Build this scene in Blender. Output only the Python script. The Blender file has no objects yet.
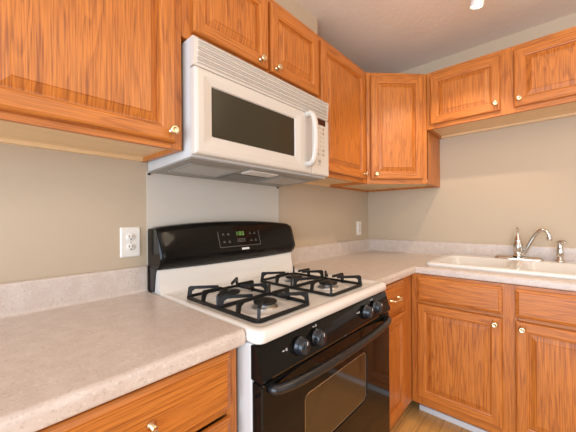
import bpy, bmesh, math, random
from mathutils import Vector, Matrix
random.seed(7)
C = bpy.context.scene.collection
S = bpy.context.scene
PI = math.pi

# ------------------------------------------------------------------ camera
cam_d = bpy.data.cameras.new('camera'); cam = bpy.data.objects.new('camera', cam_d); C.objects.link(cam)
cam.location = (-0.476, -1.2385, 1.2029)
cam.rotation_euler = (Matrix.Rotation(-0.8536, 3, 'Z') @ Matrix.Rotation(PI/2, 3, 'X') @ Matrix.Rotation(-0.0072, 3, 'Z')).to_euler()
cam_d.sensor_width = 36; cam_d.lens = 288.66/576*36
cam_d.shift_x = -0.01845; cam_d.shift_y = 0.0041
cam_d.clip_start = 0.02
S.camera = cam

# ------------------------------------------------------------------ light
w = bpy.data.worlds.new('daylight'); S.world = w; w.use_nodes = True
w.node_tree.nodes['Background'].inputs[0].default_value = (0.85, 0.92, 1.0, 1)
w.node_tree.nodes['Background'].inputs[1].default_value = 1.0
def area(name, loc, rot, sx, sy, power, col):
    l = bpy.data.lights.new(name, 'AREA'); l.shape = 'RECTANGLE'; l.size = sx; l.size_y = sy
    l.energy = power; l.color = col
    o = bpy.data.objects.new(name, l); o.location = loc; o.rotation_euler = rot; C.objects.link(o); return o
area('window_daylight', (-2.4, -1.75, 1.10), (0, -PI/2, 0), 1.9, 2.8, 94, (0.66, 0.82, 1.0))
area('rear_window_daylight', (-0.3, -4.1, 1.5), (PI/2, 0, 0), 2.4, 1.5, 9, (1.0, 0.93, 0.84))
def bulb(name, loc, power, rad=0.05, col=(1.0, 0.80, 0.58)):
    l = bpy.data.lights.new(name, 'POINT'); l.energy = power; l.shadow_soft_size = rad; l.color = col
    o = bpy.data.objects.new(name, l); o.location = loc; C.objects.link(o); return o
bulb('ceiling_light', (-0.2, -1.75, 2.15), 8, 0.28)
bulb('ceiling_light', (0.55, -1.75, 2.12), 11.5, 0.28)
S.view_settings.view_transform = 'Standard'; S.view_settings.look = 'None'
S.view_settings.gamma = 1; S.view_settings.use_curve_mapping = False
S.view_settings.exposure = 0.27

# ------------------------------------------------------------------ materials
def nt(name):
    m = bpy.data.materials.new(name); m.use_nodes = True
    t = m.node_tree; return m, t, t.nodes['Principled BSDF']
def simple(name, col, rough=0.5, metal=0.0, coat=0.0, emit=None, estr=1.0, spec=0.5):
    m, t, b = nt(name)
    b.inputs['Base Color'].default_value = (*col, 1); b.inputs['Roughness'].default_value = rough
    b.inputs['Metallic'].default_value = metal; b.inputs['Coat Weight'].default_value = coat
    b.inputs['Specular IOR Level'].default_value = spec
    if emit: b.inputs['Emission Color'].default_value = (*emit, 1); b.inputs['Emission Strength'].default_value = estr
    # faint procedural unevenness
    n = t.nodes.new('ShaderNodeTexNoise'); n.inputs['Scale'].default_value = 35
    mr = t.nodes.new('ShaderNodeMapRange'); mr.inputs[3].default_value = max(0.02, rough*0.88); mr.inputs[4].default_value = min(1, rough*1.12+0.01)
    t.links.new(n.outputs[0], mr.inputs[0]); t.links.new(mr.outputs[0], b.inputs['Roughness'])
    return m
def math_node(t, op, a=None, b=None, va=None, vb=None):
    n = t.nodes.new('ShaderNodeMath'); n.operation = op
    if a: t.links.new(a, n.inputs[0])
    if b: t.links.new(b, n.inputs[1])
    if va is not None: n.inputs[0].default_value = va
    if vb is not None: n.inputs[1].default_value = vb
    return n.outputs[0]
def ramp(t, fac, stops):
    r = t.nodes.new('ShaderNodeValToRGB'); t.links.new(fac, r.inputs[0])
    e = r.color_ramp.elements
    e[0].position, e[0].color = stops[0][0], (*stops[0][1], 1)
    e[1].position, e[1].color = stops[-1][0], (*stops[-1][1], 1)
    for p, c in stops[1:-1]:
        k = e.new(p); k.color = (*c, 1)
    return r.outputs[0]
def mixc(t, fac, a, b, mode='MIX', f=None):
    n = t.nodes.new('ShaderNodeMix'); n.data_type = 'RGBA'; n.blend_type = mode
    if fac is not None: t.links.new(fac, n.inputs[0])
    if f is not None: n.inputs[0].default_value = f
    for s, v in ((6, a), (7, b)):
        if isinstance(v, tuple): n.inputs[s].default_value = (*v, 1)
        else: t.links.new(v, n.inputs[s])
    return n.outputs[2]
def oak(name, axis, light=(0.58, 0.188, 0.028), dark=(0.30, 0.074, 0.012), contrast=1.0, rings=15, rough=0.4, face=None):
    """oak grain running along the local axis given"""
    m, t, b = nt(name)
    tc = t.nodes.new('ShaderNodeTexCoord'); oi = t.nodes.new('ShaderNodeObjectInfo')
    off = t.nodes.new('ShaderNodeVectorMath'); off.operation = 'ADD'
    t.links.new(tc.outputs['Object'], off.inputs[0])
    mul = math_node(t, 'MULTIPLY', oi.outputs['Random'], vb=37.0); t.links.new(mul, off.inputs[1])
    def mapped(sc_along, sc_across):
        mp = t.nodes.new('ShaderNodeMapping')
        s = [sc_across]*3; s['xyz'.index(axis)] = sc_along
        if face: s['xyz'.index(face)] = sc_across*0.08
        mp.inputs['Scale'].default_value = s; t.links.new(off.outputs[0], mp.inputs[0]); return mp.outputs[0]
    a = t.nodes.new('ShaderNodeTexNoise'); a.inputs['Scale'].default_value = 1; a.inputs['Detail'].default_value = 2.5; a.inputs['Roughness'].default_value = 0.45
    t.links.new(mapped(0.75, 9.0), a.inputs['Vector'])
    f = math_node(t, 'MULTIPLY', a.outputs[0], vb=rings)
    fr = math_node(t, 'FRACT', f)
    ring = ramp(t, fr, [(0, (0, 0, 0)), (0.55, (0.25, 0.25, 0.25)), (0.85, (1, 1, 1)), (1, (0.05, 0.05, 0.05))])
    p = t.nodes.new('ShaderNodeTexNoise'); p.inputs['Scale'].default_value = 1; p.inputs['Detail'].default_value = 2
    t.links.new(mapped(8, 300), p.inputs['Vector'])
    pores = ramp(t, p.outputs[0], [(0.45, (0, 0, 0)), (0.60, (1, 1, 1))])
    l = t.nodes.new('ShaderNodeTexNoise'); l.inputs['Scale'].default_value = 1; l.inputs['Detail'].default_value = 3
    t.links.new(mapped(0.9, 14), l.inputs['Vector'])
    big = ramp(t, l.outputs[0], [(0.3, (0, 0, 0)), (0.7, (1, 1, 1))])
    base = mixc(t, big, light, tuple(x*0.93 for x in light))
    amount = math_node(t, 'MULTIPLY', ring, vb=0.38*contrast)
    c1 = mixc(t, amount, base, dark)
    pm = t.nodes.new('ShaderNodeMath'); pm.operation = 'MULTIPLY_ADD'; t.links.new(ring, pm.inputs[0]); pm.inputs[1].default_value = 0.32*contrast; pm.inputs[2].default_value = 0.40*contrast
    pam = math_node(t, 'MULTIPLY', pores, pm.outputs[0])
    c2 = mixc(t, pam, c1, tuple(x*0.75 for x in dark))
    s_ = t.nodes.new('ShaderNodeTexNoise'); s_.inputs['Scale'].default_value = 1; s_.inputs['Detail'].default_value = 2
    t.links.new(mapped(3, 190), s_.inputs['Vector'])
    st = ramp(t, s_.outputs[0], [(0.5, (0, 0, 0)), (0.72, (1, 1, 1))])
    c2 = mixc(t, math_node(t, 'MULTIPLY', st, vb=0.34*contrast), c2, (light[0]*1.1, light[1]*1.28, light[2]*1.7))
    t.links.new(c2, b.inputs['Base Color'])
    b.inputs['Roughness'].default_value = rough
    b.inputs['Coat Weight'].default_value = 0.10; b.inputs['Coat Roughness'].default_value = 0.16
    bp = t.nodes.new('ShaderNodeBump'); bp.inputs['Strength'].default_value = 0.12; bp.inputs['Distance'].default_value = 0.0006; bp.invert = True
    t.links.new(pores, bp.inputs['Height']); t.links.new(bp.outputs[0], b.inputs['Normal'])
    return m
OV = oak('oak_upright_grain', 'z'); OH = oak('oak_level_grain', 'x')
OPANEL = oak('oak_panel_grain', 'z', contrast=1.2, rings=24, face='y')
OY = oak('oak_deep_grain', 'y')
PALE = oak('pale_cabinet_underside', 'x', light=(0.82, 0.57, 0.31), dark=(0.66, 0.41, 0.19), contrast=0.45)
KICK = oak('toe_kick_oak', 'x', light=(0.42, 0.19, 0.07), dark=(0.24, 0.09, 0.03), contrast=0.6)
OAK = [OV, OH, OPANEL, OY, PALE]

def wallpaint(name, col, bump=0.05, scale=140, rough=0.75):
    m, t, b = nt(name)
    tc = t.nodes.new('ShaderNodeTexCoord')
    n = t.nodes.new('ShaderNodeTexNoise'); n.inputs['Scale'].default_value = scale; n.inputs['Detail'].default_value = 3
    t.links.new(tc.outputs['Object'], n.inputs['Vector'])
    b.inputs['Base Color'].default_value = (*col, 1); b.inputs['Roughness'].default_value = rough
    bp = t.nodes.new('ShaderNodeBump'); bp.inputs['Strength'].default_value = bump; bp.inputs['Distance'].default_value = 0.004
    t.links.new(n.outputs[0], bp.inputs['Height']); t.links.new(bp.outputs[0], b.inputs['Normal'])
    return m
WALL = wallpaint('beige_wall_paint', (0.51, 0.405, 0.29))
PANELM = wallpaint('white_splash_sheet', (0.60, 0.548, 0.475), 0.02, 60, 0.45)
CEIL = wallpaint('textured_ceiling_paint', (0.80, 0.715, 0.63), 0.4, 45, 0.9)
def laminate():
    m, t, b = nt('speckled_laminate')
    tc = t.nodes.new('ShaderNodeTexCoord')
    def nz(s, d):
        n = t.nodes.new('ShaderNodeTexNoise'); n.inputs['Scale'].default_value = s; n.inputs['Detail'].default_value = d
        t.links.new(tc.outputs['Object'], n.inputs['Vector']); return n.outputs[0]
    c = ramp(t, nz(24, 4), [(0.3, (0.57, 0.475, 0.415)), (0.5, (0.60, 0.51, 0.45)), (0.7, (0.64, 0.56, 0.50))])
    f = ramp(t, nz(170, 2), [(0.57, (0, 0, 0)), (0.70, (1, 1, 1))])
    f2 = math_node(t, 'MULTIPLY', f, vb=0.42)
    c = mixc(t, f2, c, (0.36, 0.27, 0.21))
    g = ramp(t, nz(120, 2), [(0.6, (0, 0, 0)), (0.7, (1, 1, 1))])
    c = mixc(t, math_node(t, 'MULTIPLY', g, vb=0.5), c, (0.75, 0.68, 0.6))
    t.links.new(c, b.inputs['Base Color']); b.inputs['Roughness'].default_value = 0.32
    return m
LAM = laminate()
def planks():
    m, t, b = nt('honey_plank_floor')
    tc = t.nodes.new('ShaderNodeTexCoord')
    mp = t.nodes.new('ShaderNodeMapping'); mp.inputs['Rotation'].default_value = (0, 0, 0); t.links.new(tc.outputs['Object'], mp.inputs[0])
    br = t.nodes.new('ShaderNodeTexBrick'); br.inputs['Scale'].default_value = 1.0
    br.inputs['Brick Width'].default_value = 1.1; br.inputs['Row Height'].default_value = 0.095; br.inputs['Mortar Size'].default_value = 0.0012
    br.inputs['Color1'].default_value = (0.88, 0.50, 0.17, 1); br.inputs['Color2'].default_value = (0.78, 0.41, 0.12, 1); br.inputs['Mortar'].default_value = (0.22, 0.10, 0.03, 1)
    t.links.new(mp.outputs[0], br.inputs['Vector'])
    m2 = t.nodes.new('ShaderNodeMapping'); m2.inputs['Scale'].default_value = (3, 60, 1); t.links.new(tc.outputs['Object'], m2.inputs[0])
    n = t.nodes.new('ShaderNodeTexNoise'); n.inputs['Detail'].default_value = 4; n.inputs['Scale'].default_value = 1.5; t.links.new(m2.outputs[0], n.inputs['Vector'])
    g = ramp(t, n.outputs[0], [(0.4, (0, 0, 0)), (0.7, (0.6, 0.6, 0.6))])
    c = mixc(t, g, br.outputs[0], (0.50, 0.24, 0.075))
    t.links.new(c, b.inputs['Base Color']); b.inputs['Roughness'].default_value = 0.3
    return m
FLOOR = planks()
WHITE = simple('white_enamel', (0.76, 0.725, 0.68), 0.22, coat=0.3)
MWHITE = simple('white_moulded_plastic', (0.625, 0.578, 0.52), 0.35)
SIDEW = simple('white_painted_steel', (0.60, 0.60, 0.59), 0.4)
BLACKG = simple('black_glass', (0.006, 0.0055, 0.005), 0.06, spec=0.22)
BLACKP = simple('black_plastic', (0.012, 0.012, 0.013), 0.28)
IRON = simple('black_cast_iron', (0.010, 0.009, 0.008), 0.45, spec=0.3)
OVENWIN = simple('brown_oven_glass', (0.05, 0.03, 0.014), 0.06)
MWWIN = simple('dark_microwave_window', (0.030, 0.024, 0.012), 0.22)
STEEL = simple('brushed_aluminium', (0.55, 0.53, 0.5), 0.38, 1.0)
CHROME = simple('polished_chrome', (0.66, 0.63, 0.59), 0.08, 1.0)
BRASS = simple('polished_brass', (0.78, 0.62, 0.40), 0.22, 1.0)
UNDER = simple('grey_underside_steel', (0.33, 0.31, 0.28), 0.42, 0.3)
FILTER = simple('grey_mesh_filter', (0.55, 0.53, 0.5), 0.4, 0.6)
LENSM = simple('lamp_lens', (0.7, 0.66, 0.6), 0.25)
SINKM = simple('white_sink_acrylic', (0.74, 0.70, 0.65), 0.18)
PLATE = simple('white_wall_plate', (0.80, 0.76, 0.70), 0.35)
DARK = simple('dark_recess', (0.02, 0.018, 0.016), 0.6)
GREYK = simple('grey_beige_key', (0.36, 0.30, 0.24), 0.5)
SLOT_SHADE = simple('brown_slot_shade', (0.22, 0.19, 0.16), 0.6)  # brown stands for the shadow in the vent grooves
PALEK = simple('pale_tan_key', (0.52, 0.45, 0.37), 0.5)
DIMK = simple('dim_console_key', (0.13, 0.125, 0.12), 0.4)
PRINT = simple('white_print', (0.75, 0.73, 0.7), 0.5)
DIMPRINT = simple('grey_print', (0.16, 0.15, 0.14), 0.5)
GREEN = simple('green_clock_digits', (0.02, 0.05, 0.01), 0.5, emit=(0.45, 0.85, 0.2), estr=0.35)
KNOBM = simple('blue_black_knob', (0.012, 0.016, 0.022), 0.2)
LAMPW = simple('white_lamp_body', (0.8, 0.78, 0.75), 0.35)
GLOW = simple('lit_lamp_face', (0.9, 0.85, 0.75), 0.5, emit=(1.0, 0.9, 0.74), estr=5)

# ------------------------------------------------------------------ helpers
def bx(bm, x0, x1, y0, y1, z0, z1, mi=0, bev=0.0, seg=2):
    r = bmesh.ops.create_cube(bm, size=1)
    vs = r['verts']
    for v in vs:
        v.co = Vector(((x0+x1)/2+v.co.x*(x1-x0), (y0+y1)/2+v.co.y*(y1-y0), (z0+z1)/2+v.co.z*(z1-z0)))
    fs = list({f for v in vs for f in v.link_faces})
    for f in fs: f.material_index = mi
    if bev > 0:
        es = list({e for v in vs for e in v.link_edges})
        rr = bmesh.ops.bevel(bm, geom=es, offset=bev, segments=seg, profile=0.5, affect='EDGES')
        for f in rr['faces']: f.material_index = mi
    return fs
def prism(bm, pts, a0, a1, axis='x', mi=0):
    """closed 2-D outline pts extruded along an axis; pts are the other two coordinates in xyz order"""
    def mk(p, a):
        if axis == 'x': return Vector((a, p[0], p[1]))
        if axis == 'y': return Vector((p[0], a, p[1]))
        return Vector((p[0], p[1], a))
    A = [bm.verts.new(mk(p, a0)) for p in pts]; B = [bm.verts.new(mk(p, a1)) for p in pts]
    n = len(pts); fs = [bm.faces.new(A), bm.faces.new(B[::-1])]
    for i in range(n):
        fs.append(bm.faces.new((A[i], B[i], B[(i+1) % n], A[(i+1) % n])))
    for f in fs: f.material_index = mi
    bmesh.ops.recalc_face_normals(bm, faces=fs)
    return fs
def lathe(bm, prof, center, axis='z', seg=24, mi=0, sx=1, sy=1):
    """prof: (radius, height) pairs turned about an axis through center"""
    c = Vector(center); rings = []
    def pt(r, h, a):
        u, v = r*math.cos(a)*sx, r*math.sin(a)*sy
        if axis == 'z': return c+Vector((u, v, h))
        if axis == 'y': return c+Vector((u, h, v))
        return c+Vector((h, u, v))
    for r, h in prof:
        if r < 1e-6: rings.append([bm.verts.new(pt(0, h, 0))])
        else: rings.append([bm.verts.new(pt(r, h, 2*PI*i/seg)) for i in range(seg)])
    fs = []
    for A, B in zip(rings, rings[1:]):
        for i in range(seg):
            j = (i+1) % seg
            if len(A) == 1 and len(B) == 1: continue
            if len(A) == 1: fs.append(bm.faces.new((A[0], B[i], B[j])))
            elif len(B) == 1: fs.append(bm.faces.new((A[i], B[0], A[j])))
            else: fs.append(bm.faces.new((A[i], B[i], B[j], A[j])))
    for f in fs: f.material_index = mi; f.smooth = True
    bmesh.ops.recalc_face_normals(bm, faces=fs)
    return fs
def tube(bm, path, rad, seg=12, mi=0, flat=None):
    """round bar along a path; rad may be a list; flat scales the second cross axis"""
    P = [Vector(p) for p in path]; n = len(P)
    R = rad if isinstance(rad, (list, tuple)) else [rad]*n
    rings = []; up = Vector((0, 0, 1)); prev = None
    for i, p in enumerate(P):
        t = (P[min(i+1, n-1)]-P[max(i-1, 0)]).normalized()
        if prev is None:
            s = t.cross(up)
            if s.length < 0.05: s = t.cross(Vector((1, 0, 0)))
        else:
            s = prev-t*prev.dot(t)
        s.normalize(); prev = s; u = t.cross(s)
        k = flat if flat else 1
        rings.append([bm.verts.new(p+(s*math.cos(2*PI*j/seg)+u*math.sin(2*PI*j/seg)*k)*R[i]) for j in range(seg)])
    fs = []
    for A, B in zip(rings, rings[1:]):
        for j in range(seg): fs.append(bm.faces.new((A[j], B[j], B[(j+1) % seg], A[(j+1) % seg])))
    fs.append(bm.faces.new(rings[0][::-1])); fs.append(bm.faces.new(rings[-1]))
    for f in fs: f.smooth = True; f.material_index = mi
    bmesh.ops.recalc_face_normals(bm, faces=fs)
    return fs
def curve_pts(ctrl, n=8):
    """smooth Catmull-Rom points through ctrl"""
    P = [Vector(c) for c in ctrl]; P = [P[0]*2-P[1]]+P+[P[-1]*2-P[-2]]; out = []
    for i in range(1, len(P)-2):
        a, b, c, d = P[i-1:i+3]
        for k in range(n):
            t = k/n
            out.append(0.5*((2*b)+(c-a)*t+(2*a-5*b+4*c-d)*t*t+(3*b-a-3*c+d)*t**3))
    out.append(P[-2]); return out
def obj(name, bm, mats, parent=None, world=False, loc=None, rot=None, smooth=False):
    me = bpy.data.meshes.new(name)
    if parent is not None and world:
        bmesh.ops.transform(bm, matrix=Matrix.Translation(-Vector(ORIG[parent])), verts=bm.verts)
    bm.normal_update(); bm.to_mesh(me); bm.free()
    for m in (mats if isinstance(mats, (list, tuple)) else [mats]): me.materials.append(m)
    if smooth:
        me.shade_smooth()
    o = bpy.data.objects.new(name, me); C.objects.link(o)
    if parent is not None: o.parent = parent
    if loc is not None: o.location = loc
    if rot is not None: o.rotation_euler = rot
    if parent is not None and world: ORIG[o] = ORIG[parent]
    return o
ORIG = {}
def thing(name, label, cat, loc=(0, 0, 0), rotz=0, group=None):
    o = bpy.data.objects.new(name, None); C.objects.link(o)
    o.location = loc; o.rotation_euler = (0, 0, rotz); o.empty_display_size = 0.05
    o['label'] = label; o['category'] = cat
    if group: o['group'] = group
    ORIG[o] = tuple(loc); return o
def tag(o, label, cat, group=None):
    o['label'] = label; o['category'] = cat
    if group: o['group'] = group
    return o
def struct(name, bm, m):
    o = obj(name, bm, m); o['kind'] = 'structure'; return o

XR = 1.8965          # wall behind the sink
CEILZ = 2.41
# ------------------------------------------------------------------ room
bm = bmesh.new(); bx(bm, -2.5, XR+0.1, 0, 0.1, 0, CEILZ); struct('wall_back', bm, WALL)
bm = bmesh.new(); bx(bm, XR, XR+0.1, -4.3, 0, 0, CEILZ); struct('wall_right', bm, WALL)
bm = bmesh.new(); bx(bm, -2.6, XR+0.1, -4.4, 0.1, -0.1, 0); struct('floor', bm, FLOOR)
bm = bmesh.new(); bx(bm, -2.6, XR+0.1, -4.4, 0.1, CEILZ, CEILZ+0.1); struct('ceiling', bm, CEIL)
bm = bmesh.new()
for a in ((-4.3, -3.2, 0, CEILZ), (-0.3, 0, 0, CEILZ), (-3.2, -0.3, 0, 0.08), (-3.2, -0.3, 2.12, CEILZ)):
    bx(bm, -2.6, -2.5, a[0], a[1], a[2], a[3])
struct('wall_left', bm, WALL)
bm = bmesh.new()
for a in ((-2.6, -1.6, 0, CEILZ), (1.0, XR, 0, CEILZ), (-1.6, 1.0, 0, 0.7), (-1.6, 1.0, 2.3, CEILZ)):
    bx(bm, a[0], a[1], -4.4, -4.3, a[2], a[3])
struct('wall_rear', bm, WALL)
# boxed-in duct above the microwave cabinet
bm = bmesh.new(); bx(bm, -0.02, 0.925, -0.18, 0, 2.19, CEILZ); struct('wall_duct_chase', bm, WALL)

# ------------------------------------------------------------------ cabinet parts
def ring_loop(bm, x0, x1, z0, z1, inset, y):
    return [bm.verts.new((x0+inset, y, z0+inset)), bm.verts.new((x1-inset, y, z0+inset)), bm.verts.new((x1-inset, y, z1-inset)), bm.verts.new((x0+inset, y, z1-inset))]
def strips(bm, A, B, hor=1, ver=0):
    for i in range(4):
        j = (i+1) % 4
        f = bm.faces.new((A[i], A[j], B[j], B[i])); f.material_index = hor if i in (0, 2) else ver
def door_frame(w, h, fw=0.052, th=0.02):
    """stile-and-rail frame, outer edge eased, inner edge stepped; local x 0..w, z 0..h, back at y=0, front at y=-th"""
    bm = bmesh.new()
    L0 = ring_loop(bm, 0, w, 0, h, 0, 0); L1 = ring_loop(bm, 0, w, 0, h, 0, -th*0.62)
    L2 = ring_loop(bm, 0, w, 0, h, 0.003, -th*0.88); L3 = ring_loop(bm, 0, w, 0, h, 0.008, -th)
    strips(bm, L0, L1); strips(bm, L1, L2); strips(bm, L2, L3)
    a = 0.008; b = fw-0.010
    L4 = ring_loop(bm, 0, w, 0, h, b, -th)
    # flat: stiles run the full height, rails butt between them
    q = {}
    for i, (x, z) in enumerate(((a, b), (w-a, b), (w-a, h-b), (a, h-b))): q[i] = bm.verts.new((x, -th, z))
    q2 = {0: bm.verts.new((b, -th, a)), 1: bm.verts.new((w-b, -th, a)), 2: bm.verts.new((w-b, -th, h-a)), 3: bm.verts.new((b, -th, h-a))}
    def f(vs, m): bm.faces.new(vs).material_index = m
    f((L3[0], q2[0], L4[0], q[0]), 0); f((q2[1], L3[1], q[1], L4[1]), 0)
    f((L4[2], q[2], L3[2], q2[2]), 0); f((q[3], L4[3], q2[3], L3[3]), 0)
    f((q2[0], q2[1], L4[1], L4[0]), 1); f((L4[3], L4[2], q2[2], q2[3]), 1)
    f((q[0], L4[0], L4[3], q[3]), 0); f((L4[1], q[1], q[2], L4[2]), 0)
    L5 = ring_loop(bm, 0, w, 0, h, b+0.003, -th*0.86); L6 = ring_loop(bm, 0, w, 0, h, b+0.007, -th*0.80)
    L7 = ring_loop(bm, 0, w, 0, h, fw, -th*0.45); L8 = ring_loop(bm, 0, w, 0, h, fw, -0.002)
    for A, B in ((L4, L5), (L5, L6), (L6, L7), (L7, L8)): strips(bm, A, B)
    bmesh.ops.remove_doubles(bm, verts=bm.verts, dist=1e-5)
    bmesh.ops.recalc_face_normals(bm, faces=bm.faces)
    for fc in bm.faces:      # make sure the outside faces look outwards
        pass
    return bm
def door_panel(w, h, fw=0.052, th=0.02):
    bm = bmesh.new(); i0 = fw-0.001
    loops = [(i0, -0.001), (i0, -0.0075), (fw+0.004, -0.0075), (fw+0.025, -th*0.82), (fw+0.0268, -th*0.95), (fw+0.0272, -th*0.95)]
    Ls = [ring_loop(bm, 0, w, 0, h, a, y) for a, y in loops]
    for A, B in zip(Ls, Ls[1:]): strips(bm, A, B, 0, 0)
    bm.faces.new(Ls[-1]); bm.faces.new(Ls[0][::-1])
    bmesh.ops.recalc_face_normals(bm, faces=bm.faces)
    return bm
def slab_front(w, h, th=0.02):
    bm = bmesh.new()
    loops = [(0, 0), (0, -th*0.5), (0.004, -th*0.66), (0.013, -th*0.82), (0.015, -th), (0.016, -th)]
    Ls = [ring_loop(bm, 0, w, 0, h, a, y) for a, y in loops]
    for A, B in zip(Ls, Ls[1:]): strips(bm, A, B, 0, 0)
    bm.faces.new(Ls[-1]); bm.faces.new(Ls[0][::-1])
    bmesh.ops.recalc_face_normals(bm, faces=bm.faces)
    return bm
def knob_bm(x, z, y):
    bm = bmesh.new()
    lathe(bm, [(0, 0), (0.0095, 0), (0.0095, -0.002), (0.006, -0.004), (0.0048, -0.012), (0.008, -0.016), (0.0135, -0.019), (0.0145, -0.0225), (0.013, -0.026), (0.0085, -0.0275), (0.007, -0.0265), (0, -0.0285)], (x, y, z), 'y', 20)
    return bm
def pull_bm(x, z, y, tilt=0.0):
    bm = bmesh.new(); L = 0.045
    for s in (-1, 1):
        lathe(bm, [(0, 0), (0.009, 0), (0.009, -0.003), (0.0055, -0.006), (0.0055, -0.02), (0, -0.02)], (x+s*L, y, z), 'y', 14)
    pts = curve_pts([(x-L, y-0.014, z), (x-L*0.92, y-0.026, z), (x-L*0.4, y-0.031, z-0.002), (x, y-0.033, z-0.003), (x+L*0.4, y-0.031, z-0.002), (x+L*0.92, y-0.026, z), (x+L, y-0.014, z)], 6)
    n = len(pts); tube(bm, pts, [0.0042+0.002*math.sin(PI*i/(n-1)) for i in range(n)], 10)
    return bm
def add_door(cab, x0, x1, z0, z1, yf, knob=None, label=None):
    d = obj('door', door_frame(x1-x0, z1-z0), OAK, cab, loc=(x0, yf-0.0005, z0))
    obj('panel', door_panel(x1-x0, z1-z0), [OPANEL], d)
    if knob: obj('knob', knob_bm(knob[0]-x0, knob[1]-z0, -0.0205), BRASS, d)
    return d
def add_drawer(cab, x0, x1, z0, z1, yf, pull=None, name='drawer'):
    d = obj(name, slab_front(x1-x0, z1-z0), [OH], cab, loc=(x0, yf-0.0005, z0))
    if pull: obj('handle', pull_bm(pull[0]-x0, pull[1]-z0, -0.0205), BRASS, d)
    return d
def carcass_upper(cab, W, z0, z1, dep, name='carcass'):
    bm = bmesh.new(); t = 0.016
    bx(bm, 0, t, -dep, 0, z0, z1, 0); bx(bm, W-t, W, -dep, 0, z0, z1, 0)
    bx(bm, t, W-t, -dep, 0, z1-t, z1, 1); bx(bm, t, W-t, -dep, 0, z0+0.014, z0+0.014+t, 4)
    bx(bm, t, W-t, -0.006, 0, z0+0.03, z1-t, 0)
    bx(bm, t, W-t, -0.022, 0, z0+0.001, z0+0.014, 4)    # hanging rail
    return obj(name, bm, OAK, cab)
def face_frame(cab, W, z0, z1, dep, stiles, rails, th=0.019):
    """stiles: (x0,x1); rails: (z0,z1) spanning between outer stiles"""
    bm = bmesh.new()
    for a, b in stiles: bx(bm, a, b, -dep-th, -dep, z0, z1, 0, 0.0012, 1)
    xs = sorted(stiles)
    for (a0, b0), (a1, b1) in zip(xs, xs[1:]):
        for r0, r1 in rails: bx(bm, b0, a1, -dep-th, -dep, r0, r1, 1)
    return obj('face_frame', bm, OAK, cab)
UZ0, UZ1 = 1.433, 2.183
UD = 0.288      # carcass depth, face frame brings it to 0.307
UF = -0.307
# --- upper cabinet left of the microwave (two doors, the right one in view)
cab = thing('upper_cabinet', 'tall oak wall cabinet left of the microwave, over the counter with the outlet', 'cabinet', (-0.955, 0, 0), 0, 'oak wall cabinets')
W = 0.9535
carcass_upper(cab, W, UZ0, UZ1, UD)
face_frame(cab, W, UZ0, UZ1, UD, [(0, .04), (.43, .47), (W-.038, W)], [(UZ0, UZ0+.042), (UZ1-.045, UZ1)])
add_door(cab, 0.012, 0.440, 1.458, 2.155, UF, (0.423, 1.493))
add_door(cab, 0.466, 0.926, 1.452, 2.155, UF, (0.909, 1.485))
# --- short cabinet over the microwave
cab = thing('upper_cabinet', 'short oak wall cabinet directly above the white microwave', 'cabinet', (0.0, 0, 0), 0, 'oak wall cabinets')
W = 0.757
carcass_upper(cab, W, 1.818, UZ1, UD)
face_frame(cab, W, 1.818, UZ1, UD, [(0, .05), (.372, .412), (W-.038, W)], [(1.818, 1.86), (UZ1-.045, UZ1)])
add_door(cab, 0.034, 0.383, 1.846, 2.152, UF, (0.334, 1.869))
add_door(cab, 0.398, 0.742, 1.846, 2.152, UF, (0.428, 1.868))
# --- narrow cabinet between microwave and corner
cab = thing('upper_cabinet', 'narrow one-door oak wall cabinet between the microwave and the angled corner cabinet', 'cabinet', (0.759, 0, 0), 0, 'oak wall cabinets')
W = 0.530
carcass_upper(cab, W, UZ0, UZ1, UD)
face_frame(cab, W, UZ0, UZ1, UD, [(0, .03), (W-.046, W)], [(UZ0, UZ0+.042), (UZ1-.045, UZ1)])
add_door(cab, 0.008, 0.486, 1.458, 2.155, UF, (0.464, 1.490))
# --- diagonal corner cabinet
LEG = 0.605
cx0 = XR-LEG
cab = thing('corner_cabinet', 'angled oak wall cabinet in the corner, its single door facing the room diagonally', 'cabinet', (cx0+.0015, -0.307, 0), -PI/4, 'oak wall cabinets')
DW = (LEG-0.307)*2**.5
def diag(pts):   # world (x,y) to the cabinet's frame
    out = []
    for x, y in pts:
        dx, dy = x-cx0-.0015, y+0.307
        c, s = math.cos(PI/4), math.sin(PI/4)
        out.append((dx*c-dy*s, dx*s+dy*c))
    return out
e = 0.0135
foot = diag([(cx0+.0015, 0), (XR, 0), (XR, -LEG), (XR-0.307+.0, -LEG), (XR-0.307+e, -LEG+.0), (cx0+.0015, -0.307+e)])
bm = bmesh.new()
foot = diag([(cx0+.004, -.002), (XR-.002, -.002), (XR-.002, -LEG+.003), (XR-0.307+e*1.4, -LEG+.003), (cx0+.004, -0.307+e*1.4)])
prism(bm, foot, UZ1-.016, UZ1, 'z', 1)
prism(bm, foot, UZ0+.014, UZ0+.03, 'z', 4)
t_ = 0.016
for quad in (((cx0+.0015, 0), (cx0+.0015+t_, 0), (cx0+.0015+t_, -.29), (cx0+.0015, -.29)),
             ((XR-.0002, -LEG+t_), (XR-.0002, -LEG), (XR-0.290, -LEG), (XR-.274, -LEG+t_)),
             ((XR-.006, -.0005), (XR-.0002, -.0005), (XR-.0002, -LEG+t_), (XR-.006, -LEG+t_)),
             ((cx0+t_, -.0002), (cx0+t_, -.006), (XR-.006, -.006), (XR-.006, -.0002))):
    prism(bm, diag(quad), UZ0, UZ1, 'z', 0)
obj('carcass', bm, OAK, cab)
bm = bmesh.new()
ys = 0.0
bx(bm, 0, 0.045, ys, ys+.019, UZ0, UZ1, 0, 0.001, 1); bx(bm, DW-.045, DW, ys, ys+.019, UZ0, UZ1, 0, 0.001, 1)
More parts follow.
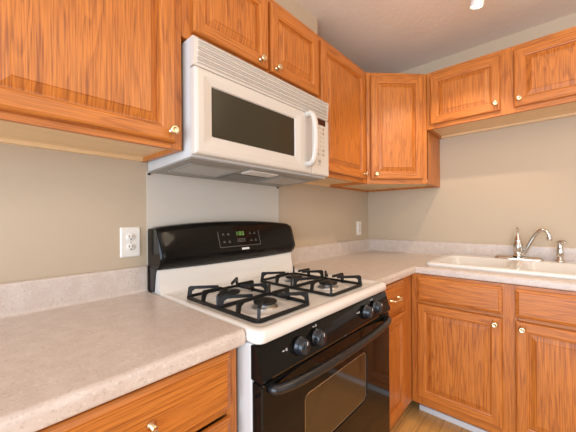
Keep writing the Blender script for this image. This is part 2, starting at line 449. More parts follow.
bx(bm, .045, DW-.045, ys, ys+.019, UZ0, UZ0+.042, 1); bx(bm, .045, DW-.045, ys, ys+.019, UZ1-.045, UZ1, 1)
obj('face_frame', bm, OAK, cab)
add_door(cab, 0.026, 0.386, 1.462, 2.158, 0, (0.058, 1.494))
# --- cabinet above the sink
cab = thing('upper_cabinet', 'shorter two-door oak wall cabinet high above the sink and faucet', 'cabinet', (XR-.0005, -0.607, 0), -PI/2, 'oak wall cabinets')
W = 0.915
carcass_upper(cab, W, 1.800, UZ1, UD)
face_frame(cab, W, 1.800, UZ1, UD, [(0, .045), (.406, .486), (W-.045, W)], [(1.800, 1.842), (UZ1-.045, UZ1)])
add_door(cab, 0.024, 0.414, 1.828, 2.153, UF, (0.392, 1.866))
add_door(cab, 0.478, 0.868, 1.828, 2.153, UF, (0.502, 1.866))

# --- base cabinets
BF = -0.609       # face of the face frame
def carcass_base(cab, W, z1=0.872, dep=0.59, kick=0.05):
    bm = bmesh.new(); t = 0.016
    bx(bm, 0, t, -dep, 0, 0.11, z1, 0); bx(bm, W-t, W, -dep, 0, 0.11, z1, 0)
    bx(bm, t, W-t, -dep, 0, 0.11, 0.126, 1); bx(bm, t, W-t, -0.006, 0, 0.126, z1, 0)
    obj('carcass', bm, OAK, cab)
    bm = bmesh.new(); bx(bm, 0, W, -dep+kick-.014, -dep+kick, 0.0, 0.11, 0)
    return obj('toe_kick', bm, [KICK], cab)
cab = thing('base_cabinet', 'oak drawer cabinet under the left countertop beside the range', 'cabinet', (-0.955, -0.0005, 0), 0, 'oak base cabinets')
W = 0.945
carcass_base(cab, W)
face_frame(cab, W, 0.11, 0.872, 0.59, [(0, .03), (.40, .44), (W-.03, W)], [(.11, .15), (.40, .425), (.705, .728), (.852, .872)])
for a0, a1 in ((0.012, 0.408), (0.432, 0.918)):
    for b0, b1 in ((.722, .864), (.423, .698), (.142, .40)):
        add_drawer(cab, a0, a1, b0, b1, BF, ((a0+a1)/2, (b0+b1)/2-.004 if b1 > .8 else b1-.07))
cab = thing('base_cabinet', 'narrow oak base cabinet between the range and the sink corner, one drawer over a door', 'cabinet', (0.768, -0.0005, 0), 0, 'oak base cabinets')
W = 0.4975
carcass_base(cab, W)
face_frame(cab, W, 0.11, 0.872, 0.59, [(0, .03), (W-.1525, W-.0005)], [(.11, .17), (.68, .715), (.855, .872)])
add_drawer(cab, 0.012, 0.345, .706, .862, BF, (0.195, .785))
add_door(cab, 0.012, 0.345, .15, .685, BF)
cab = thing('base_cabinet', 'two-door oak sink base cabinet with blank drawer fronts, under the white sink', 'cabinet', (XR-.0005, -0.611, 0), -PI/2, 'oak base cabinets')
W = 0.960
carcass_base(cab, W, kick=.097)
face_frame(cab, W, 0.11, 0.872, 0.611, [(0, .061), (.434, .510), (W-.045, W)], [(.11, .175), (.70, .725), (.852, .872)])
SF = -0.631
add_drawer(cab, 0.037, 0.446, .722, .856, SF, None, 'false_drawer_front')
add_drawer(cab, 0.498, 0.906, .722, .856, SF, None, 'false_drawer_front')
add_door(cab, 0.037, 0.446, .158, .703, SF, (0.417, .672))
add_door(cab, 0.498, 0.906, .158, .703, SF, (0.524, .672))
bm = bmesh.new(); bx(bm, 0.002, W, -.521, -.507, 0.0005, .034, 0, .004, 2)
obj('shoe_moulding', bm, [simple('grey_vinyl_strip', (0.72, 0.70, 0.68), 0.35)], cab)

# ------------------------------------------------------------------ countertops
CT, CB, CD = 0.914, 0.8745, 0.640
def nose(d0, d1, zb, zt, r=0.016, n=6):
    """section (depth, z) of a post-formed top with a rolled front edge"""
    p = [(d0, zb), (d0, zt)]
    for i in range(n+1):
        a = PI/2*(1-i/n); p.append((d1-r+r*math.cos(a), zt-r+r*math.sin(a)))
    for i in range(n+1):
        a = -PI/2*i/n; p.append((d1-0.008+0.008*math.cos(a), zb+0.008+0.008*math.sin(a)))
    return p
def splash_sec(th=0.019, z0=CT, z1=1.016, r=0.008, n=5):
    p = [(0.0008, z0), (0.0008, z1)]
    for i in range(n+1):
        a = PI/2*(1-i/n); p.append((th-r+r*math.cos(a), z1-r+r*math.sin(a)))
    for i in range(n+1):           # cove at the foot
        a = PI-(-PI/2)*i/n if False else PI+PI/2*i/n
        p.append((th+0.012+0.012*math.cos(a), z0+0.012+0.012*math.sin(a)))
    return p
def to_y(p): return [(-a, b) for a, b in p]
left_top = thing('countertop', 'left beige speckled laminate countertop beside the range', 'countertop', (-0.48, -0.32, 0), 0, 'laminate countertops')
bm = bmesh.new(); prism(bm, to_y(nose(0.001, CD, CB, CT)), -0.957, -0.003, 'x')
obj('worktop', bm, [LAM], left_top, True)
bm = bmesh.new(); prism(bm, to_y(splash_sec()), -0.957, -0.004, 'x')
obj('backsplash', bm, [LAM], left_top, True)
ct = thing('countertop', 'L-shaped beige speckled laminate countertop running from the range round to the sink', 'countertop', (1.3, -0.32, 0), 0, 'laminate countertops')
bm = bmesh.new()
XF = XR-CD                                 # front edge line of the sink run
SX0, SX1, SD0, SD1 = 1.352, 1.838, 0.685, 1.492   # hole for the sink
prism(bm, to_y(nose(0.001, CD, CB, CT)), 0.7685, XF+.02, 'x')
bx(bm, XF+.02, XR-.001, -CD, -.001, CB, CT)
secx = [(XR-a, b) for a, b in nose(XR-SX0, CD, CB, CT)]
prism(bm, secx, -1.58, -CD, 'y')
bx(bm, XF, XF+.02, -CD, -CD+.02, CB, CT)
bx(bm, SX0, XR-.001, -SD0, -CD, CB, CT); bx(bm, SX1, XR-.001, -SD1, -SD0, CB, CT); bx(bm, SX0, XR-.001, -1.58, -SD1, CB, CT)
obj('worktop', bm, [LAM], ct, True)
bm = bmesh.new(); prism(bm, to_y(splash_sec()), 0.770, XR-.001, 'x')
prism(bm, [(XR-a, b) for a, b in splash_sec()], -1.58, -.02, 'y')
obj('backsplash', bm, [LAM], ct, True)

# ------------------------------------------------------------------ sink
def rrect(x0, x1, y0, y1, r, z, n=5):
    out = []
    for cx, cy, a0 in ((x1-r, y1-r, 0), (x0+r, y1-r, PI/2), (x0+r, y0+r, PI), (x1-r, y0+r, 3*PI/2)):
        for i in range(n+1):
            a = a0+PI/2*i/n; out.append(Vector((cx+r*math.cos(a), cy+r*math.sin(a), z)))
    return out
def bridge(bm, A, B):
    n = len(A); fs = []
    for i in range(n): fs.append(bm.faces.new((A[i], A[(i+1) % n], B[(i+1) % n], B[i])))
    return fs
sx0, sx1, sd0, sd1 = 1.333, 1.862, 0.664, 1.512
sink = thing('kitchen_sink', 'white double-bowl drop-in sink set into the countertop under the faucet', 'sink', (1.6, -1.09, CT), 0)
bm = bmesh.new(); ZD = 0.936
def lp(i, r, z): return [bm.verts.new(p) for p in rrect(sx0+i, sx1-i, -sd1+i, -sd0-i, r, z)]
outer = [lp(0.003, .035, CT+.0005), lp(0, .035, CT+.006), lp(0.002, .035, ZD-.006), lp(.008, .034, ZD-.0015), lp(.018, .03, ZD)]
for A, B in zip(outer, outer[1:]): bridge(bm, A, B)
inner_skirt = lp(.022, .03, CT-.02); 
bridge(bm, inner_skirt, outer[0])
# deck with two bowl openings: fill between the top loop and the bowl loops
bowls = []
ix0, ix1 = sx0+.024, sx1-.105
mid = -(sd0+sd1)/2
top_edges = []
def loop_edges(L): return [bm.edges.get((L[i], L[(i+1) % len(L)])) or bm.edges.new((L[i], L[(i+1) % len(L)])) for i in range(len(L))]
top_edges += loop_edges(outer[-1])
for y0, y1 in ((-sd1+.045, mid-.016), (mid+.016, -sd0-.045)):
    def bl(i, r, z): return [bm.verts.new(p) for p in rrect(ix0+i, ix1-i, y0+i, y1-i, r, z)]
    b0 = bl(0, .06, ZD); b1 = bl(.006, .058, ZD-.004); b2 = bl(.012, .055, ZD-.015); b3 = bl(.022, .05, ZD-.15); b4 = bl(.06, .04, ZD-.175)
    for A, B in ((b0, b1), (b1, b2), (b2, b3), (b3, b4)): bridge(bm, A, B)
    bm.faces.new(b4)
    top_edges += loop_edges(b0)
bmesh.ops.triangle_fill(bm, edges=top_edges, use_beauty=True)
bmesh.ops.recalc_face_normals(bm, faces=bm.faces)
for f in bm.faces: f.smooth = len(f.verts) == 4
obj('basin', bm, [SINKM], sink, True)
for y in ((-sd1+.045+mid-.016)/2, (mid+.016-sd0-.045)/2):
    bm = bmesh.new(); lathe(bm, [(0, .002), (.03, .002), (.042, .005), (.045, .002), (.045, 0)], ((ix0+ix1)/2, y, ZD-.175), 'z', 24)
    obj('drain', bm, [CHROME], sink, True)
# faucet
FX, FD = 1.806, 1.083
fa = thing('faucet', 'chrome kitchen faucet with curved spout and upright lever on the sink deck', 'faucet', (FX, -FD, ZD))
bm = bmesh.new()
pts = rrect(FX-.027, FX+.027, -FD-.125, -FD+.125, .026, 0)
A = None
for inset, z in ((0.0, ZD+.0002), (0, ZD+.006), (.006, ZD+.012), (.014, ZD+.020)):
    L = [bm.verts.new((FX+(p.x-FX)*(1-inset/.027), -FD+(p.y+FD)*(1-inset/.125), z)) for p in pts]
    if A: bridge(bm, A, L)
    A = L
bm.faces.new(A); bmesh.ops.recalc_face_normals(bm, faces=bm.faces)
for f in bm.faces: f.smooth = True
obj('base_plate', bm, [CHROME], fa, True)
bm = bmesh.new(); z = ZD+.020
lathe(bm, [(.029, 0), (.029, .004), (.022, .010), (.024, .03), (.0275, .055), (.027, .07), (.022, .085), (.0185, .092), (.0205, .097), (.0185, .102), (.015, .115), (.0085, .13), (.006, .137), (.0075, .14), (.0045, .145), (0, .146)], (FX, -FD, z), 'z', 28)
obj('valve_body', bm, [CHROME], fa, True)
bm = bmesh.new()
lathe(bm, [(0, 0), (.004, .001), (.004, .010), (.007, .015), (.0085, .021), (.007, .028), (.004, .032), (0, .033)], (FX, -FD, z+.144), 'z', 18)
tube(bm, [(FX, -FD, z+.163), (FX+.012, -FD+.004, z+.172), (FX+.02, -FD+.006, z+.178)], [.0035, .004, .005], 10)
tube(bm, [(FX, -FD, z+.163), (FX-.014, -FD-.006, z+.172)], [.0035, .004], 10)
obj('lever', bm, [CHROME], fa, True)
# spout swings out along the sink
sd = Vector((-0.22, -0.975, 0)).normalized()
def sp(h, v): return (FX+sd.x*h, -FD+sd.y*h, ZD+v)
bm = bmesh.new()
path = curve_pts([sp(.012, .034), sp(.035, .052), sp(.058, .098), sp(.084, .150), sp(.110, .182), sp(.134, .184), sp(.150, .164), sp(.154, .140)], 7)
tube(bm, path, [0.0145-0.004*min(1, i/20) for i in range(len(path))], 16)
tube(bm, [sp(.1535, .146), sp(.1545, .136), sp(.155, .126)], [.013, .014, .0125], 16)
obj('spout', bm, [CHROME], fa, True)
SPX, SPD = 1.806, 1.280
sy = thing('side_sprayer', 'small chrome side sprayer standing right of the faucet', 'sprayer', (SPX, -SPD, ZD))
bm = bmesh.new(); lathe(bm, [(0, .0002), (.026, .0002), (.026, .006), (.019, .012), (.015, .02), (.015, .028), (0, .028)], (SPX, -SPD, ZD), 'z', 24); obj('base_collar', bm, [CHROME], sy, True)
bm = bmesh.new(); lathe(bm, [(.012, .028), (.0175, .036), (.018, .058), (.015, .080), (.0115, .092), (.0125, .098), (.011, .104), (0, .105)], (SPX, -SPD, ZD), 'z', 24); obj('body', bm, [CHROME], sy, True)
bm = bmesh.new(); tube(bm, curve_pts([(SPX+.004, -SPD+.006, ZD+.108), (SPX, -SPD, ZD+.117), (SPX-.006, -SPD-.012, ZD+.118), (SPX-.01, -SPD-.024, ZD+.112)], 5), .0115, 14); obj('spray_head', bm, [CHROME], sy, True)

# ------------------------------------------------------------------ gas range
RX0, RX1 = 0.0025, 0.7640
RC = (RX0+RX1)/2
rg = thing('gas_range', 'white and black freestanding gas range between the two countertops', 'range', (RC, -0.34, 0))
bm = bmesh.new(); bx(bm, RX0, RX1, -.655, -.03, .03, .879, 0, .003, 1)
for x in (RX0+.05, RX1-.05):
    for y in (-.6, -.08): lathe(bm, [(0, 0), (.018, 0), (.018, .03), (0, .03)], (x, y, 0), 'z', 12)
obj('body', bm, [SIDEW], rg, True)
# cooktop: tray with a soft raised rim and rounded front corners
bm = bmesh.new(); TZ = 0.906
def ck(i, r, z): return [bm.verts.new(p) for p in rrect(RX0-.001+i, RX1+.001-i, -.687+i, -.082-i*.2, r, z)]
Ls = [ck(.006, .022, .8795), ck(.001, .024, .884), ck(0, .024, .898), ck(.003, .024, .909), ck(.010, .024, .9145), ck(.020, .024, .9155), ck(.034, .022, .912), ck(.046, .02, TZ)]
for A, B in zip(Ls, Ls[1:]): bridge(bm, A, B)
bm.faces.new(Ls[-1]); bm.faces.new(Ls[0][::-1]); bmesh.ops.recalc_face_normals(bm, faces=bm.faces)
for f in bm.faces: f.smooth = len(f.verts) == 4
obj('cooktop', bm, [WHITE], rg, True)
# backguard: white riser, black console, end caps
bm = bmesh.new()
prism(bm, [(-.03, .9), (-.03, 1.012), (-.094, 1.012), (-.098, .985), (-.103, .945), (-.114, .914), (-.114, .9)], RX0+.006, RX1-.001, 'x')
obj('riser', bm, [WHITE], rg, True)
bm = bmesh.new(); NS = 33; prev = None; fs = []
for i in range(NS):
    u = -1+2*i/(NS-1); x = RC+u*(RX1-RX0)/2*1.004
    k = 1-abs(u)**2.2
    zt = 1.171+.021*k-(.006*max(0, (abs(u)-.95)/.05)**2)
    zb = 1.007-.006*k
    bl = .004+.004*k
    sec = [(-.016, zb), (-.016, zt-.006), (-.022, zt), (-.082, zt), (-.095, zt-.006), (-.103, zt-.022), (-.122-bl, 1.062), (-.124-bl, 1.045), (-.118, 1.024), (-.106, 1.014), (-.100, zb)]
    ring = [bm.verts.new((x, a, b)) for a, b in sec]
    if prev: fs += bridge(bm, prev, ring)
    else: bm.faces.new(ring)
    prev = ring
bm.faces.new(prev[::-1]); bmesh.ops.recalc_face_normals(bm, faces=bm.faces)
for f in fs: f.smooth = True
con = obj('console', bm, [BLACKG], rg, True)
for x in (RX0-.0005, RX1-.0065):
    bm = bmesh.new(); prism(bm, [(-.014, .9165), (-.014, 1.17-.02), (-.05, 1.012), (-.085, 1.012), (-.072, .985), (-.06, .9165)], x, x+.007, 'x'); obj('end_cap', bm, [BLACKP], rg, True)
# console face frame of reference: plane from (-.105,1.14) to (-.128,1.062)
tilt = math.atan2(.128-.104, 1.146-1.062)
ef = bpy.data.objects.new('console_display', None)
bm = bmesh.new()
def con_pt(x, z, off=.0):      # point on the sloped face
    y = -.104-(1.146-z)*(.0265/.084)-off
    return (x, y-.001, z)
def quad(bm, x0, x1, z0, z1, off, mi=0, th=.0012):
    a = [con_pt(x, z, off) for x, z in ((x0, z0), (x1, z0), (x1, z1), (x0, z1))]
    b = [con_pt(x, z, off-th) for x, z in ((x0, z0), (x1, z0), (x1, z1), (x0, z1))]
    A = [bm.verts.new(p) for p in a]; B = [bm.verts.new(p) for p in b]
    f = [bm.faces.new(A), bm.faces.new(B[::-1])]+bridge(bm, A, B)
    for q in f: q.material_index = mi
DX0, DX1, DZ0, DZ1 = .262, .502, 1.074, 1.154
quad(bm, DX0, DX1, DZ0, DZ1, .0030, 0, .004)
for a in ((DX0, DX1, DZ1-.0018, DZ1), (DX0, DX1, DZ0, DZ0+.0018), (DX0, DX0+.002, DZ0, DZ1), (DX1-.002, DX1, DZ0, DZ1)): quad(bm, *a, .0036, 1)
disp = obj('display_panel', bm, [BLACKG, DIMPRINT], rg, True)
bm = bmesh.new()
segs = {'0': 'abcdef', '1': 'bc'}
def digit(x, z, ch, w=.011, h=.018, t=.0024):
    g = {'a': (x, x+w, z+h-t, z+h), 'd': (x, x+w, z, z+t), 'g': (x, x+w, z+h/2-t/2, z+h/2+t/2), 'f': (x, x+t, z+h/2, z+h), 'e': (x, x+t, z, z+h/2), 'b': (x+w-t, x+w, z+h/2, z+h), 'c': (x+w-t, x+w, z, z+h/2)}
    for s in segs[ch]: quad(bm, *g[s], .0040)
digit(.357, 1.124, '1'); digit(.379, 1.124, '0'); digit(.396, 1.124, '0')
for zz in (1.129, 1.136): quad(bm, .3725, .3745, zz, zz+.0024, .0040)
obj('clock_digits', bm, [GREEN], disp, True)
for x in (.284, .312, .440, .468):
    for zz in (1.128, 1.094):
        bm = bmesh.new(); quad(bm, x, x+.011, zz, zz+.0035, .0040, 0); quad(bm, x+.001, x+.01, zz+.006, zz+.0078, .0040, 0); obj('key', bm, [DIMK], disp, True)
bm = bmesh.new()
for i in range(3): quad(bm, .362+.001*i, .41, 1.094+i*.006, 1.0962+i*.006, .0040, 0)
obj('printed_text', bm, [DIMK], disp, True)
bm = bmesh.new(); quad(bm, .381, .424, 1.0455+.011, 1.0535+.012, .0022, 0); obj('badge', bm, [PRINT], rg, True)
# burners and grates
GXS = ((.054, .296), (.414, .660)); GD0, GD1 = .210, .624
for gx0, gx1 in GXS:
    gc = (gx0+gx1)/2
    gz0, gz1 = .9085, .9185; ft = .953
    bm = bmesh.new(); tb = .008
    # low outer ring with rounded corners
    ring = rrect(gx0, gx1, -GD1, -GD0, .022, 0, 4); ring2 = rrect(gx0+tb, gx1-tb, -GD1+tb, -GD0-tb, .014, 0, 4)
    A = [bm.verts.new((p.x, p.y, gz0)) for p in ring]; B = [bm.verts.new((p.x, p.y, gz1)) for p in ring]
    D = [bm.verts.new((p.x, p.y, gz1)) for p in ring2]; E = [bm.verts.new((p.x, p.y, gz0)) for p in ring2]
    for P_, Q_ in ((A, B), (B, D), (D, E), (E, A)): bridge(bm, P_, Q_)
    bx(bm, gx0+tb, gx1-tb, -(GD0+GD1)/2-.005, -(GD0+GD1)/2+.005, gz0, gz1)
    def finger(p, q):
        """arched bar rising at p (on the ring) and reaching towards q"""
        p = Vector((p[0], p[1], 0)); q = Vector((q[0], q[1], 0)); dr = (q-p); Lg = dr.length; dr.normalize(); sdv = Vector((-dr.y, dr.x, 0))*.0040
        prof = [(0, gz0), (.004, ft-.004), (.010, ft), (Lg-.004, ft), (Lg, ft-.003), (Lg, ft-.009), (.030, ft-.011), (.018, ft-.018), (.012, gz0)]
        vs = []
        for s in (-1, 1): vs.append([bm.verts.new(p+dr*a+sdv*s+Vector((0, 0, z))) for a, z in prof])
        bm.faces.new(vs[0]); bm.faces.new(vs[1][::-1]); bridge(bm, vs[0], vs[1])
    cyB, cyF = -.322, -.520
    gm = -(GD0+GD1)/2
    for cy in (cyB, cyF):
        finger((gx0+.003, cy), (gc-.034, cy)); finger((gx1-.003, cy), (gc+.034, cy))
        far, near = (-GD0-.007, gm+.004) if cy == cyB else (gm-.004, -GD1+.007)
        for px, py in ((gx0+.007, far), (gx1-.007, far), (gx0+.007, near), (gx1-.007, near)):
            dv = Vector((gc-px, cy-py)); q = Vector((gc, cy))-dv.normalized()*.040
            finger((px, py), (q.x, q.y))
    bmesh.ops.recalc_face_normals(bm, faces=bm.faces)
    obj('burner_grate', bm, [IRON], rg, True)
    for cy in (cyB, cyF):
        bm = bmesh.new(); lathe(bm, [(.092, 0), (.090, .0025), (.086, .003), (.080, .0015), (.05, .001), (.045, .002), (0, .002)], (gc, cy, TZ+.0003), 'z', 36)
        b = obj('burner_bowl', bm, [WHITE], rg, True)
        bm = bmesh.new(); lathe(bm, [(.043, .002), (.043, .005), (.030, .006), (.030, .014), (.027, .017), (0, .017)], (gc, cy, TZ), 'z', 30)
        obj('burner_head', bm, [STEEL], b, True)
        bm = bmesh.new(); lathe(bm, [(.026, .0172), (.038, .0175), (.040, .021), (.038, .0245), (.012, .0255), (0, .0255)], (gc, cy, TZ), 'z', 30)
        obj('burner_cap', bm, [IRON], b, True)
        bm = bmesh.new(); lathe(bm, [(0, 0), (.004, 0), (.004, .018), (.002, .020), (0, .020)], (gc+.036, cy+.036, TZ), 'z', 10)
        obj('igniter', bm, [PRINT], b, True)
# front: control panel, knobs, door, handle, drawer
bm = bmesh.new(); prism(bm, [(-.652, .788), (-.652, .876), (-.668, .876), (-.673, .871), (-.699, .796), (-.695, .788)], RX0+.001, RX1-.001, 'x')
cp = obj('control_panel', bm, [BLACKG], rg, True)
def front_y(z): return -.673-(.871-z)*(.026/.075)
for x, mx, mz in ((.158, -.058, .006), (.238, .006, .030), (.556, -.052, .008), (.638, -.012, .030)):
    bm = bmesh.new(); z = .833; y = front_y(z)
    lathe(bm, [(0, 0), (.027, -.0002), (.027, -.004), (.024, -.006), (.0225, -.012), (.021, -.024), (.018, -.027), (0, -.0275)], (x, y, z), 'y', 28)
    bx(bm, x-.007, x+.007, y-.030, y-.022, z-.019, z+.019, 0, .003, 2)
    k = obj('knob', bm, [KNOBM], rg, True)
    bm = bmesh.new(); bx(bm, x-.0012, x+.0012, y-.0306, y-.0298, z+.008, z+.018); obj('pointer', bm, [PRINT], k, True)
    bm = bmesh.new(); zz = z+mz; yy = front_y(zz)
    for a in ((-.012, -.004, -.001, .001), (.001, .007, -.004, -.002), (.001, .007, .002, .004), (.001, .003, -.004, .004), (.005, .007, -.004, .004)):
        bx(bm, x+mx+a[0], x+mx+a[1], yy-.0012, yy+.001, zz+a[2], zz+a[3])
    obj('dial_mark', bm, [PRINT], cp, True)
WX0, WX1, WZ0, WZ1 = .172, .552, .490, .684
bm = bmesh.new()
dz0, dz1 = .175, .782
y0, y1 = -.693, -.657
F0 = rrect(RX0+.0035, RX1-.0035, 0, 1, .001, 0, 1)
def fr_loop(x0, x1, z0, z1, r, y): return [bm.verts.new((p.x, y, p.y)) for p in rrect(x0, x1, z0, z1, r, 0, 4)]
La = fr_loop(RX0+.003, RX1-.003, dz0, dz1, .006, y1); Lb = fr_loop(RX0+.003, RX1-.003, dz0, dz1, .006, y0+.004); Lc = fr_loop(RX0+.006, RX1-.006, dz0+.003, dz1-.003, .006, y0)
Ld = fr_loop(WX0, WX1, WZ0, WZ1, .020, y0); Le = fr_loop(WX0+.002, WX1-.002, WZ0+.002, WZ1-.002, .019, y0+.0035); Lf = fr_loop(WX0, WX1, WZ0, WZ1, .02, y1)
for A, B in ((La, Lb), (Lb, Lc), (Lc, Ld), (Ld, Le), (Le, Lf), (Lf, La)): bridge(bm, A, B)
bmesh.ops.recalc_face_normals(bm, faces=bm.faces)
od = obj('oven_door', bm, [BLACKG], rg, True)
bm = bmesh.new(); A = fr_loop(WX0+.0025, WX1-.0025, WZ0+.0025, WZ1-.0025, .019, y0+.004); B = fr_loop(WX0+.0025, WX1-.0025, WZ0+.0025, WZ1-.0025, .019, y0+.012)
bm.faces.new(A); bm.faces.new(B[::-1]); bridge(bm, A, B); bmesh.ops.recalc_face_normals(bm, faces=bm.faces)
obj('window', bm, [OVENWIN], od, True)
bm = bmesh.new()
A = fr_loop(WX0+.004, WX1-.004, WZ0+.004, WZ1-.004, .018, y0+.0038); B = fr_loop(WX0+.0065, WX1-.0065, WZ0+.0065, WZ1-.0065, .017, y0+.0038)
A2 = fr_loop(WX0+.004, WX1-.004, WZ0+.004, WZ1-.004, .018, y0+.0046); B2 = fr_loop(WX0+.0065, WX1-.0065, WZ0+.0065, WZ1-.0065, .017, y0+.0046)
for P_, Q_ in ((A, B), (B, B2), (B2, A2), (A2, A)): bridge(bm, P_, Q_)
bmesh.ops.recalc_face_normals(bm, faces=bm.faces)
obj('window_outline', bm, [STEEL], od, True)
bm = bmesh.new(); hz = .763
ctrl = [(.040, -.690, hz), (.043, -.704, hz), (.070, -.716, hz), (.13, -.727, hz), (.25, -.735, hz), (RC, -.737, hz), (2*RC-.25, -.735, hz), (2*RC-.13, -.727, hz), (2*RC-.070, -.716, hz), (2*RC-.043, -.704, hz), (2*RC-.040, -.690, hz)]
tube(bm, curve_pts(ctrl, 5), .0135, 14)
obj('handle', bm, [BLACKP], od, True)
bm = bmesh.new(); bx(bm, RX0+.003, RX1-.003, -.690, -.657, .045, .169, 0, .005, 2); obj('storage_drawer', bm, [BLACKG], rg, True)

# ------------------------------------------------------------------ over-the-range microwave
MZ0, MZ1, MD = 1.411, 1.804, .372
MX0, MX1 = 0.009, 0.759
mw = thing('microwave', 'white over-the-range microwave mounted under the short cabinet above the stove', 'microwave', ((MX0+MX1)/2, -.18, MZ0))
bm = bmesh.new(); prism(bm, [(-.345, MZ0), (-.345, MZ1), (-.004, MZ1), (-.004, MZ0-.013)], MX0, MX1, 'x'); obj('case', bm, [SIDEW], mw, True)
bm = bmesh.new()       # vent grille: louvred strip that leans forward
prism(bm, [(-.346, 1.708), (-.346, MZ1), (-.362, MZ1), (-.372, MZ1-.006), (-.374, MZ1-.016), (-.366, 1.708)], MX0, MX1, 'x')
vg = obj('vent_grille', bm, [MWHITE], mw, True)
for i in range(5):
    zc = 1.720+i*.0165
    yb = -.366-(zc-1.708)*.09
    bm = bmesh.new(); prism(bm, [(yb+.002, zc-.0045), (yb+.002, zc+.006), (yb-.006, zc+.0045), (yb-.0075, zc-.001)], MX0+.012, MX1-.012, 'x'); obj('slat', bm, [MWHITE], vg, True)
    bm = bmesh.new(); bx(bm, MX0+.014, MX1-.014, yb-.0016, yb+.002, zc+.006, zc+.0100); obj('slot_shade', bm, [SLOT_SHADE], vg, True)  # strip on the solid grille, shade between slats painted in brown
DXR = .612
def front_panel(bm, x0, x1, z0, z1, yb, yf, r, bev):
    A = [bm.verts.new((p.x, yb, p.y)) for p in rrect(x0, x1, z0, z1, r, 0, 4)]
    B = [bm.verts.new((p.x, yf+bev, p.y)) for p in rrect(x0, x1, z0, z1, r, 0, 4)]
    D = [bm.verts.new((p.x, yf+bev*.3, p.y)) for p in rrect(x0+bev*.3, x1-bev*.3, z0+bev*.3, z1-bev*.3, r, 0, 4)]
    E = [bm.verts.new((p.x, yf, p.y)) for p in rrect(x0+bev, x1-bev, z0+bev, z1-bev, r, 0, 4)]
    fs = bridge(bm, A, B)+bridge(bm, B, D)+bridge(bm, D, E)
    bm.faces.new(A[::-1])
    return E
WN = (.075, .495, 1.485, 1.652)
bm = bmesh.new()
E = front_panel(bm, MX0, DXR, MZ0+.006, 1.703, -.346, -.378, .004, .010)
G = [bm.verts.new((p.x, -.378, p.y)) for p in rrect(.038, .530, 1.448, 1.680, .012, 0, 4)]
H = [bm.verts.new((p.x, -.3725, p.y)) for p in rrect(WN[0]-.004, WN[1]+.004, WN[2]-.004, WN[3]+.004, .006, 0, 4)]
I = [bm.verts.new((p.x, -.366, p.y)) for p in rrect(WN[0], WN[1], WN[2], WN[3], .005, 0, 4)]
J = [bm.verts.new((p.x, -.346, p.y)) for p in rrect(WN[0], WN[1], WN[2], WN[3], .005, 0, 4)]
bridge(bm, E, G); bridge(bm, G, H); bridge(bm, H, I); bridge(bm, I, J)
bmesh.ops.recalc_face_normals(bm, faces=bm.faces)
md = obj('door', bm, [MWHITE], mw, True)
bm = bmesh.new(); bx(bm, WN[0]+.0005, WN[1]-.0005, -.3695, -.350, WN[2]+.0005, WN[3]-.0005); obj('window', bm, [MWWIN], md, True)
bm = bmesh.new()
hx = .576
tube(bm, curve_pts([(hx, -.376, 1.690), (hx, -.398, 1.692), (hx, -.417, 1.675), (hx, -.427, 1.63), (hx, -.430, 1.575), (hx, -.427, 1.52), (hx, -.417, 1.475), (hx, -.398, 1.458), (hx, -.376, 1.460)], 6), .0165, 16, flat=.75)
obj('handle', bm, [MWHITE], md, True)
bm = bmesh.new()
E = front_panel(bm, DXR+.0025, MX1, MZ0+.006, 1.703, -.346, -.376, .004, .010); bm.faces.new(E)
bmesh.ops.recalc_face_normals(bm, faces=bm.faces)
cpn = obj('control_panel', bm, [MWHITE], mw, True)
bm = bmesh.new(); bx(bm, .656, .724, -.3775, -.370, 1.667, 1.697, 0, .001, 1); obj('display', bm, [simple('dark_red_display', (0.045, 0.012, 0.01), 0.15)], cpn, True)
for r in range(7):
    for c in range(3):
        if r >= 2 and r <= 4 and c == 2: pass
        x = .664+c*.0215; z = 1.650-r*.0215
        if c == 1 and r in (0, 6): pass
        bm = bmesh.new()
        big = r in (0, 1, 5, 6) and c != 1
        rad = .0085 if big else .0058
        lathe(bm, [(0, -.0006), (rad*.8, -.0006), (rad, 0)], (x, -.3760, z), 'y', 14, sy=.85)
        obj('key', bm, [GREYK if big else PALEK], cpn, True)
bm = bmesh.new(); lathe(bm, [(.0095, 0), (.0095, -.0008), (.0075, -.0008), (.0075, 0)], (.674, -.376, 1.484), 'y', 22)
tube(bm, curve_pts([(.669, -.3766, 1.487), (.671, -.3766, 1.4885), (.674, -.3766, 1.485), (.677, -.3766, 1.481), (.679, -.3766, 1.4835)], 4), .0009, 6)
bx(bm, .661, .687, -.3768, -.3755, 1.4665, 1.469)
obj('badge', bm, [simple('grey_badge', (0.2, 0.18, 0.16), 0.4)], cpn, True)
# underside: recessed grey plate with two filters and a lamp lens
bm = bmesh.new(); prism(bm, [(-.342, MZ0-.005), (-.342, MZ0+.0008), (-.010, MZ0-.0125), (-.010, MZ0-.018)], MX0+.004, MX1-.004, 'x'); ud = obj('underside_plate', bm, [UNDER], mw, True)
def under_box(bm, x0, x1, y0, y1, drop):
    """thin plate lying against the sloping underside"""
    f = lambda y: MZ0-.005-.013*(y+.342)/.332
    prism(bm, [(y0, f(y0)-drop), (y0, f(y0)+.001), (y1, f(y1)+.001), (y1, f(y1)-drop)], x0, x1, 'x')
for x0, x1 in ((.055, .255), (.515, .715)):
    bm = bmesh.new(); under_box(bm, x0, x1, -.27, -.10, .003); g = obj('grease_filter', bm, [FILTER], ud, True)
    bm = bmesh.new()
    for a in ((x0-.006, x1+.006, -.276, -.27), (x0-.006, x1+.006, -.10, -.094), (x0-.006, x0, -.27, -.10), (x1, x1+.006, -.27, -.10)): under_box(bm, *a, .0055)
    obj('filter_frame', bm, [UNDER], g, True)
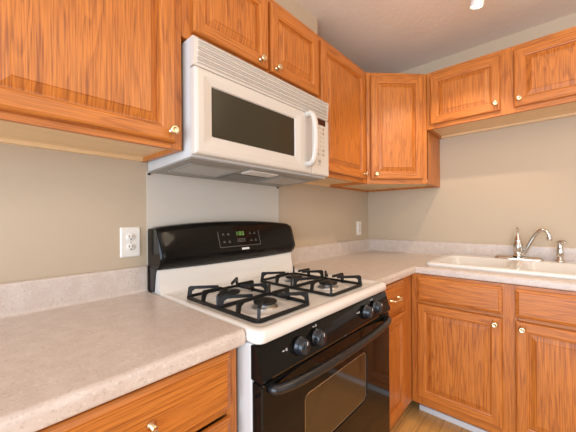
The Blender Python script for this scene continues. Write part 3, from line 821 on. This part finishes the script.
bm = bmesh.new(); under_box(bm, .30, .46, -.30, -.235, .005); ll = obj('lamp_cover', bm, [LENSM], ud, True)
bm = bmesh.new(); under_box(bm, .29, .47, -.205, -.06, .003); obj('vent_plate', bm, [simple('dark_grey_plate', (0.2, 0.19, 0.18), 0.4, 0.4)], ud, True)

# ------------------------------------------------------------------ wall sheet behind the range
sh = thing('splash_panel', 'pale grey-white splash sheet on the wall between range and microwave', 'wall panel', (.383, 0, .9))
bm = bmesh.new(); bx(bm, .003, .758, -.0035, -.0003, .90, 1.398, 0); obj('sheet', bm, [PANELM], sh, True)
for x in (.011, .748):
    bm = bmesh.new(); lathe(bm, [(0, 0), (.005, 0), (.005, -.006), (.003, -.009), (0, -.009)], (x, -.0036, 1.388), 'y', 12); obj('screw', bm, [DARK], sh, True)

# ------------------------------------------------------------------ outlets
def outlet(x, z, label):
    t = thing('wall_outlet', label, 'outlet', (x, 0, z), 0, 'white wall outlets')
    bm = bmesh.new()
    A = [bm.verts.new((p.x, -.0005, p.y)) for p in rrect(-.036, .036, -.058, .058, .003, 0, 3)]
    B = [bm.verts.new((p.x, -.0035, p.y)) for p in rrect(-.036, .036, -.058, .058, .003, 0, 3)]
    D = [bm.verts.new((p.x, -.0065, p.y)) for p in rrect(-.032, .032, -.054, .054, .003, 0, 3)]
    bm.faces.new(A[::-1]); bridge(bm, A, B); bridge(bm, B, D); bm.faces.new(D); bmesh.ops.recalc_face_normals(bm, faces=bm.faces)
    obj('cover_plate', bm, [PLATE], t)
    for zz in (-.0195, .0195):
        bm = bmesh.new()
        lathe(bm, [(0, -.0095), (.0155, -.0095), (.0165, -.0085), (.0165, -.006)], (0, 0, zz), 'y', 24, sy=.88)
        r = obj('receptacle', bm, [PLATE], t)
        bm = bmesh.new()
        bx(bm, -.0075, -.0050, -.0099, -.0094, zz-.001, zz+.008); bx(bm, .0050, .0075, -.0099, -.0094, zz-.0005, zz+.0065)
        lathe(bm, [(0, -.0099), (.0026, -.0099), (.0026, -.0094)], (0, 0, zz-.0075), 'y', 12)
        obj('slots', bm, [DARK], r)
    bm = bmesh.new(); lathe(bm, [(0, -.0078), (.0025, -.0078), (.003, -.006)], (0, 0, 0), 'y', 12); obj('screw', bm, [STEEL], t)
    return t
outlet(-.059, 1.115, 'white wall outlet left of the range, above the left countertop')
outlet(1.725, 1.115, 'white wall outlet near the corner, above the right countertop')

# ------------------------------------------------------------------ ceiling lamp
lx, ly, lz = 1.150, -.995, 2.2
lm = thing('ceiling_spotlight', 'white cylinder spotlight hanging from the ceiling, lit', 'lamp', (lx, ly, CEILZ))
bm = bmesh.new(); lathe(bm, [(0, CEILZ-.0005), (.05, CEILZ-.0005), (.05, CEILZ-.018), (.045, CEILZ-.022), (.009, CEILZ-.023), (.009, CEILZ-.07), (0, CEILZ-.07)], (lx, ly, 0), 'z', 28); obj('mount', bm, [LAMPW], lm, True)
aim = Vector((.6*math.sin(.27), .8*math.sin(.27), -math.cos(.27)))
head_rot = Vector((0, 0, -1)).rotation_difference(aim).to_euler(); hl = .112
bm = bmesh.new(); lathe(bm, [(0, .004), (.018, .002), (.026, -.006), (.030, -hl+.004), (.030, -hl), (.0275, -hl), (.0265, -hl+.012)], (0, 0, 0), 'z', 32); obj('lamp_shade', bm, [LAMPW], lm, loc=(0, 0, -.07), rot=head_rot)
bm = bmesh.new(); lathe(bm, [(.0268, -hl+.010), (.022, -hl+.004), (0, -hl+.002)], (0, 0, 0), 'z', 32); obj('bulb', bm, [GLOW], lm, loc=(0, 0, -.07), rot=head_rot)
sl = bpy.data.lights.new('spotlight_light', 'SPOT'); sl.energy = 18; sl.color = (1.0, 0.80, 0.57); sl.shadow_soft_size = .024
sl.spot_size = math.radians(102); sl.spot_blend = 0.5
so = bpy.data.objects.new('spotlight_light', sl); so.location = Vector((lx, ly, CEILZ-.07))+aim*(hl+.004); so.rotation_euler = head_rot; C.objects.link(so)
